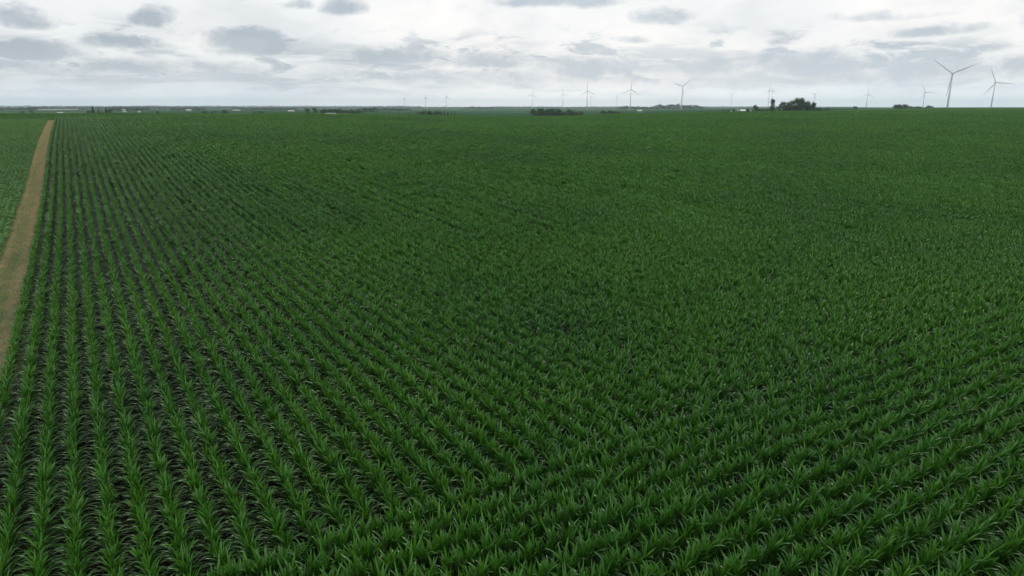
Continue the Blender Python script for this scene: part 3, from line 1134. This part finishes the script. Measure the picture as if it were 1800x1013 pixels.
tree(164.5, 900, 9, 186.3, 'conifer', 'tall pointed conifer in the farm clump above the left field')
tree(159, 905, 9, 191.5, 'shrub', 'low shrub at the left foot of the tall pointed conifer')
tree(174, 900, 8, 191.5, 'conifer', 'shorter conifer just right of the tall pointed one')
tree(188, 900, 8, 188.3, 'conifer', 'pointed conifer leaning on the round tree in the left farm clump')
tree(195, 905, 14, 190.2, 'broad', 'round broad tree at the right of the left farm clump')
tree(181, 905, 10, 195, 'shrub', 'low shrub in the middle of the left farm clump')
tree(40, 1000, 8, 194.4, 'round', 'small dark tree near the left edge, left of a pair')
tree(56, 1000, 9, 193.6, 'round', 'small dark tree near the left edge, right of a pair')
tree(37, 2300, 5, 188, 'round', 'hazy tree standing on the far rise at the left edge')
for i in range(6):
    tree(50 + i * 5, 2300, 9, [188.3, 187.6, 188, 188.8, 189.4, 190][i], 'broad', 'hazy blue tree in the far left wood beside the long pale building', 'trees of the far left wood')
# far woods on the ridges
for i in range(13):
    x = 1148 + i * 7.0
    yt = [184.6, 183.4, 182.5, 182.8, 182.4, 182, 181.4, 182.4, 182, 183, 183.4, 184, 184.6][i]
    tree(x, 2900, 13, yt, 'broad', 'blue-grey tree of the long far wood on the ridge beyond the field centre', 'trees of the long far wood', trng.uniform(-60, 60))
for i in range(9):
    x = 1090 + i * 6.4
    yt = [187.6, 186.4, 185.2, 185.8, 186.2, 186, 186.6, 187.2, 187.6][i]
    tree(x, 3000, 11, yt, 'broad', 'hazy tree of the low wood just left of the long far wood', 'trees of the low wood beside the far wood', trng.uniform(-60, 60))
for i in range(8):
    x = 818 + i * 6.2
    yt = [188.6, 187.6, 186, 187.2, 186.8, 187.3, 188.2, 188.8][i]
    tree(x, 3600, 10, yt, 'broad', 'hazy tree in the short far wood between the leftmost turbines and the thicket', 'trees of the short far wood', trng.uniform(-60, 60))
for i in range(11):
    x = 1575 + i * 6.0
    yt = [182.2, 180.6, 181.2, 183.4, 184.6, 184.4, 184.2, 184.6, 184.2, 182.6, 185.4][i]
    lb = 'taller blue-grey tree at the left end of the long right grove' if i in (1, 2) else 'blue-grey tree in the long low grove on the right ridge'
    tree(x, 1100, 11 if i > 2 else 13, yt, 'broad', lb, 'tall trees at the left end of the right grove' if i in (1, 2) else 'trees of the long right grove', trng.uniform(-25, 25))

# far-off treelines nobody could count: one ragged mass of foliage clumps
b = MB()
rng = random.Random(77)


def far_belt(x0, x1, F, hm):
    n_ = max(3, int((x1 - x0) / 1.6))
    for i in range(n_):
        x = x0 + (x1 - x0) * (i + rng.random()) / n_
        X, Y, g = at(x, F * rng.uniform(.97, 1.03))
        hh = hm * rng.uniform(.5, 1.1)
        ww = hm * rng.uniform(.5, 1.1) + F * .0012
        for k in range(16):
            c = Vector((X + rng.gauss(0, ww * .5), Y + rng.gauss(0, ww * .4), g + hh * rng.uniform(.05, .95)))
            s = hm * rng.uniform(.15, .32)
            d1 = Vector((rng.gauss(0, 1), rng.gauss(0, 1), rng.gauss(0, 1))).normalized() * s
            d2 = d1.cross(Vector((rng.gauss(0, 1), rng.gauss(0, 1), rng.gauss(0, 1)))).normalized() * s
            b.add([c - d1, c - d2, c + d1, c + d2], [(0, 1, 2, 3)], [rng.random()] * 4)


for x0, x1, F, hm in ((-40, 80, 2600, 9), (60, 190, 3400, 12), (190, 290, 3200, 13), (280, 420, 4200, 14), (400, 560, 4600, 12), (540, 740, 5200, 13), (-60, 300, 8000, 22), (250, 720, 9500, 24),
                      (200, 260, 2200, 9), (300, 360, 2400, 8), (410, 520, 2600, 8), (630, 720, 2300, 8), (640, 660, 1700, 9), (720, 900, 5400, 10), (860, 960, 5000, 12), (960, 1100, 5600, 11), (1230, 1330, 5600, 8), (1330, 1500, 6000, 7)):
    far_belt(x0, x1, F, hm)
ob('far_woods', b.mesh('far_woods', M_CROWN), kind='stuff', label='hazy belts of far trees along the horizon')


# ------------------------------------------------------------------ far buildings
def building(name, x, F, wpx, hpx, label, roof=M_ROOFW, depth=None, openings=2, group=None, turn=0.0, cat='building', wall=None):
    X, Y, g = at(x, F)
    zc = Y * CP
    w, h = wpx / 1200 * zc, hpx / 1200 * zc
    d = depth or w * .55
    eave = h * .58
    e = empty(name, (X, Y, g), turn - math.atan2(X, Y))
    tag(e, label, cat, group)
    b = MB()
    b.box(-w / 2, w / 2, -d / 2, d / 2, -.5, eave)
    b.add([(-w / 2, -d / 2, eave), (-w / 2, d / 2, eave), (-w / 2, 0, h * .98), (w / 2, -d / 2, eave), (w / 2, d / 2, eave), (w / 2, 0, h * .98)], [(0, 2, 1), (3, 4, 5)])
    ob('wall', b.mesh('wall', wall or M_WHITE), e)
    r = MB()
    o_ = w * .03 + .3
    for sgn in (-1, 1):
        y1 = sgn * (d / 2 + .4)
        z1 = eave - .15
        r.add([(-w / 2 - o_, y1, z1), (w / 2 + o_, y1, z1), (w / 2 + o_, 0, h), (-w / 2 - o_, 0, h), (-w / 2 - o_, y1, z1 + .2), (w / 2 + o_, y1, z1 + .2), (w / 2 + o_, 0, h + .2), (-w / 2 - o_, 0, h + .2)],
              [(0, 1, 2, 3), (4, 7, 6, 5), (0, 4, 5, 1), (1, 5, 6, 2), (0, 3, 7, 4)])
    ob('roof', r.mesh('roof', roof), e)
    for i in range(openings):
        q = MB()
        cx_ = -w / 2 + w * (i + .5) / openings
        hw = min(1.6, w / openings * .25)
        q.box(cx_ - hw, cx_ + hw, -d / 2 - .06, -d / 2 + .1, .05 if i == 0 else eave * .35, eave * .78)
        ob('door' if i == 0 else 'window', q.mesh('opening', M_DARK), e)
    return e


building('barn', 1303, 850, 14, 4.6, 'white barn with pale gabled roof half sunk behind the field, left of the grove', openings=2, cat='barn')
building('shed', 1284.5, 850, 2.6, 3.2, 'tiny white outbuilding at the left of the farm yard', openings=1, cat='shed')
building('shed', 1319, 860, 3, 3.6, 'small white outbuilding between the barn and the single round tree', openings=1, cat='shed')
building('shed', 1124.5, 1300, 7.5, 3.6, 'small white shed alone under the tall turbine, right of centre', openings=2, cat='shed')
building('shed', 581, 900, 17, 2.4, 'low white shed roof in front of the long left grove', openings=3, cat='shed')
building('shed', 604, 905, 16, 1.6, 'very low pale shed right of the low white shed roof', openings=3, cat='shed')
building('farm_building', 102, 2250, 56, 2.2, 'very long pale low building on the far left', roof=M_ROOFG, depth=30, openings=7, wall=M_STEEL)
building('shed', 106, 1150, 8, 2.0, 'small white roof below the very long pale building on the left', openings=2, cat='shed')
building('house', 219, 1300, 5.5, 2.6, 'small white house right of the left conifer clump', openings=2, cat='house')
building('house', 245, 1200, 4.0, 2.8, 'white house with steep roof, second right of the left conifer clump', openings=1, cat='house')
building('house', 332, 1700, 8, 3.2, 'white house left of the three hedgerow bushes', openings=2, cat='house')
building('shed', 512, 1500, 10, 2.6, 'low whitish shed left of the pair of round trees', openings=2, cat='shed')
building('shed', 416, 1900, 12, 1.8, 'long pale shed right of the hedgerow bushes, half hidden', openings=2, cat='shed')
building('house', 218, 2100, 4, 2.5, 'hazy white house far beyond the left conifer clump', openings=1, cat='house')
building('house', 268, 3200, 5, 2.4, 'hazy pale house near the horizon on the left', openings=1, cat='house')


def silo(x, F, wpx, ytop, label, group=None):
    X, Y, g = at(x, F)
    top = CAMZ - Y * float(slope_px(ytop))
    h = top - g
    r = wpx / 2400 * Y
    e = empty('grain_silo', (X, Y, g))
    tag(e, label, 'silo', group)
    b = MB(); b.tube([(0, 0, -1), (0, 0, h * .88)], [r, r], 14)
    ob('bin', b.mesh('bin', M_STEEL, False), e)
    b = MB(); b.tube([(0, 0, h * .88 + .01), (0, 0, h * .97), (0, 0, h)], [r * 1.05, r * .4, r * .12], 14)
    ob('cap', b.mesh('cap', M_STEEL, False), e)


silo(367.5, 7000, 2.6, 184.8, 'hazy tall silo on the left horizon, left one of a pair above the town')
silo(382.5, 7000, 2.6, 184.4, 'hazy tall silo on the left horizon, right one of a pair above the town')
silo(374, 7000, 5, 186.2, 'hazy squat silo between the two tall ones on the left horizon')
X, Y, g = at(17, 4200)
e = empty('radio_mast', (X, Y, g))
tag(e, 'thin faint mast on the horizon near the left edge', 'mast')
b = MB(); b.tube([(0, 0, -1), (0, 0, 22)], [1.0, .5], 6)
ob('pole', b.mesh('pole', M_STEEL), e)
b = MB(); b.box(-2.2, 2.2, -.4, .4, 17, 17.6); b.box(-.4, .4, -2.2, 2.2, 14, 14.6)
ob('aerial', b.mesh('aerial', M_STEEL), e)
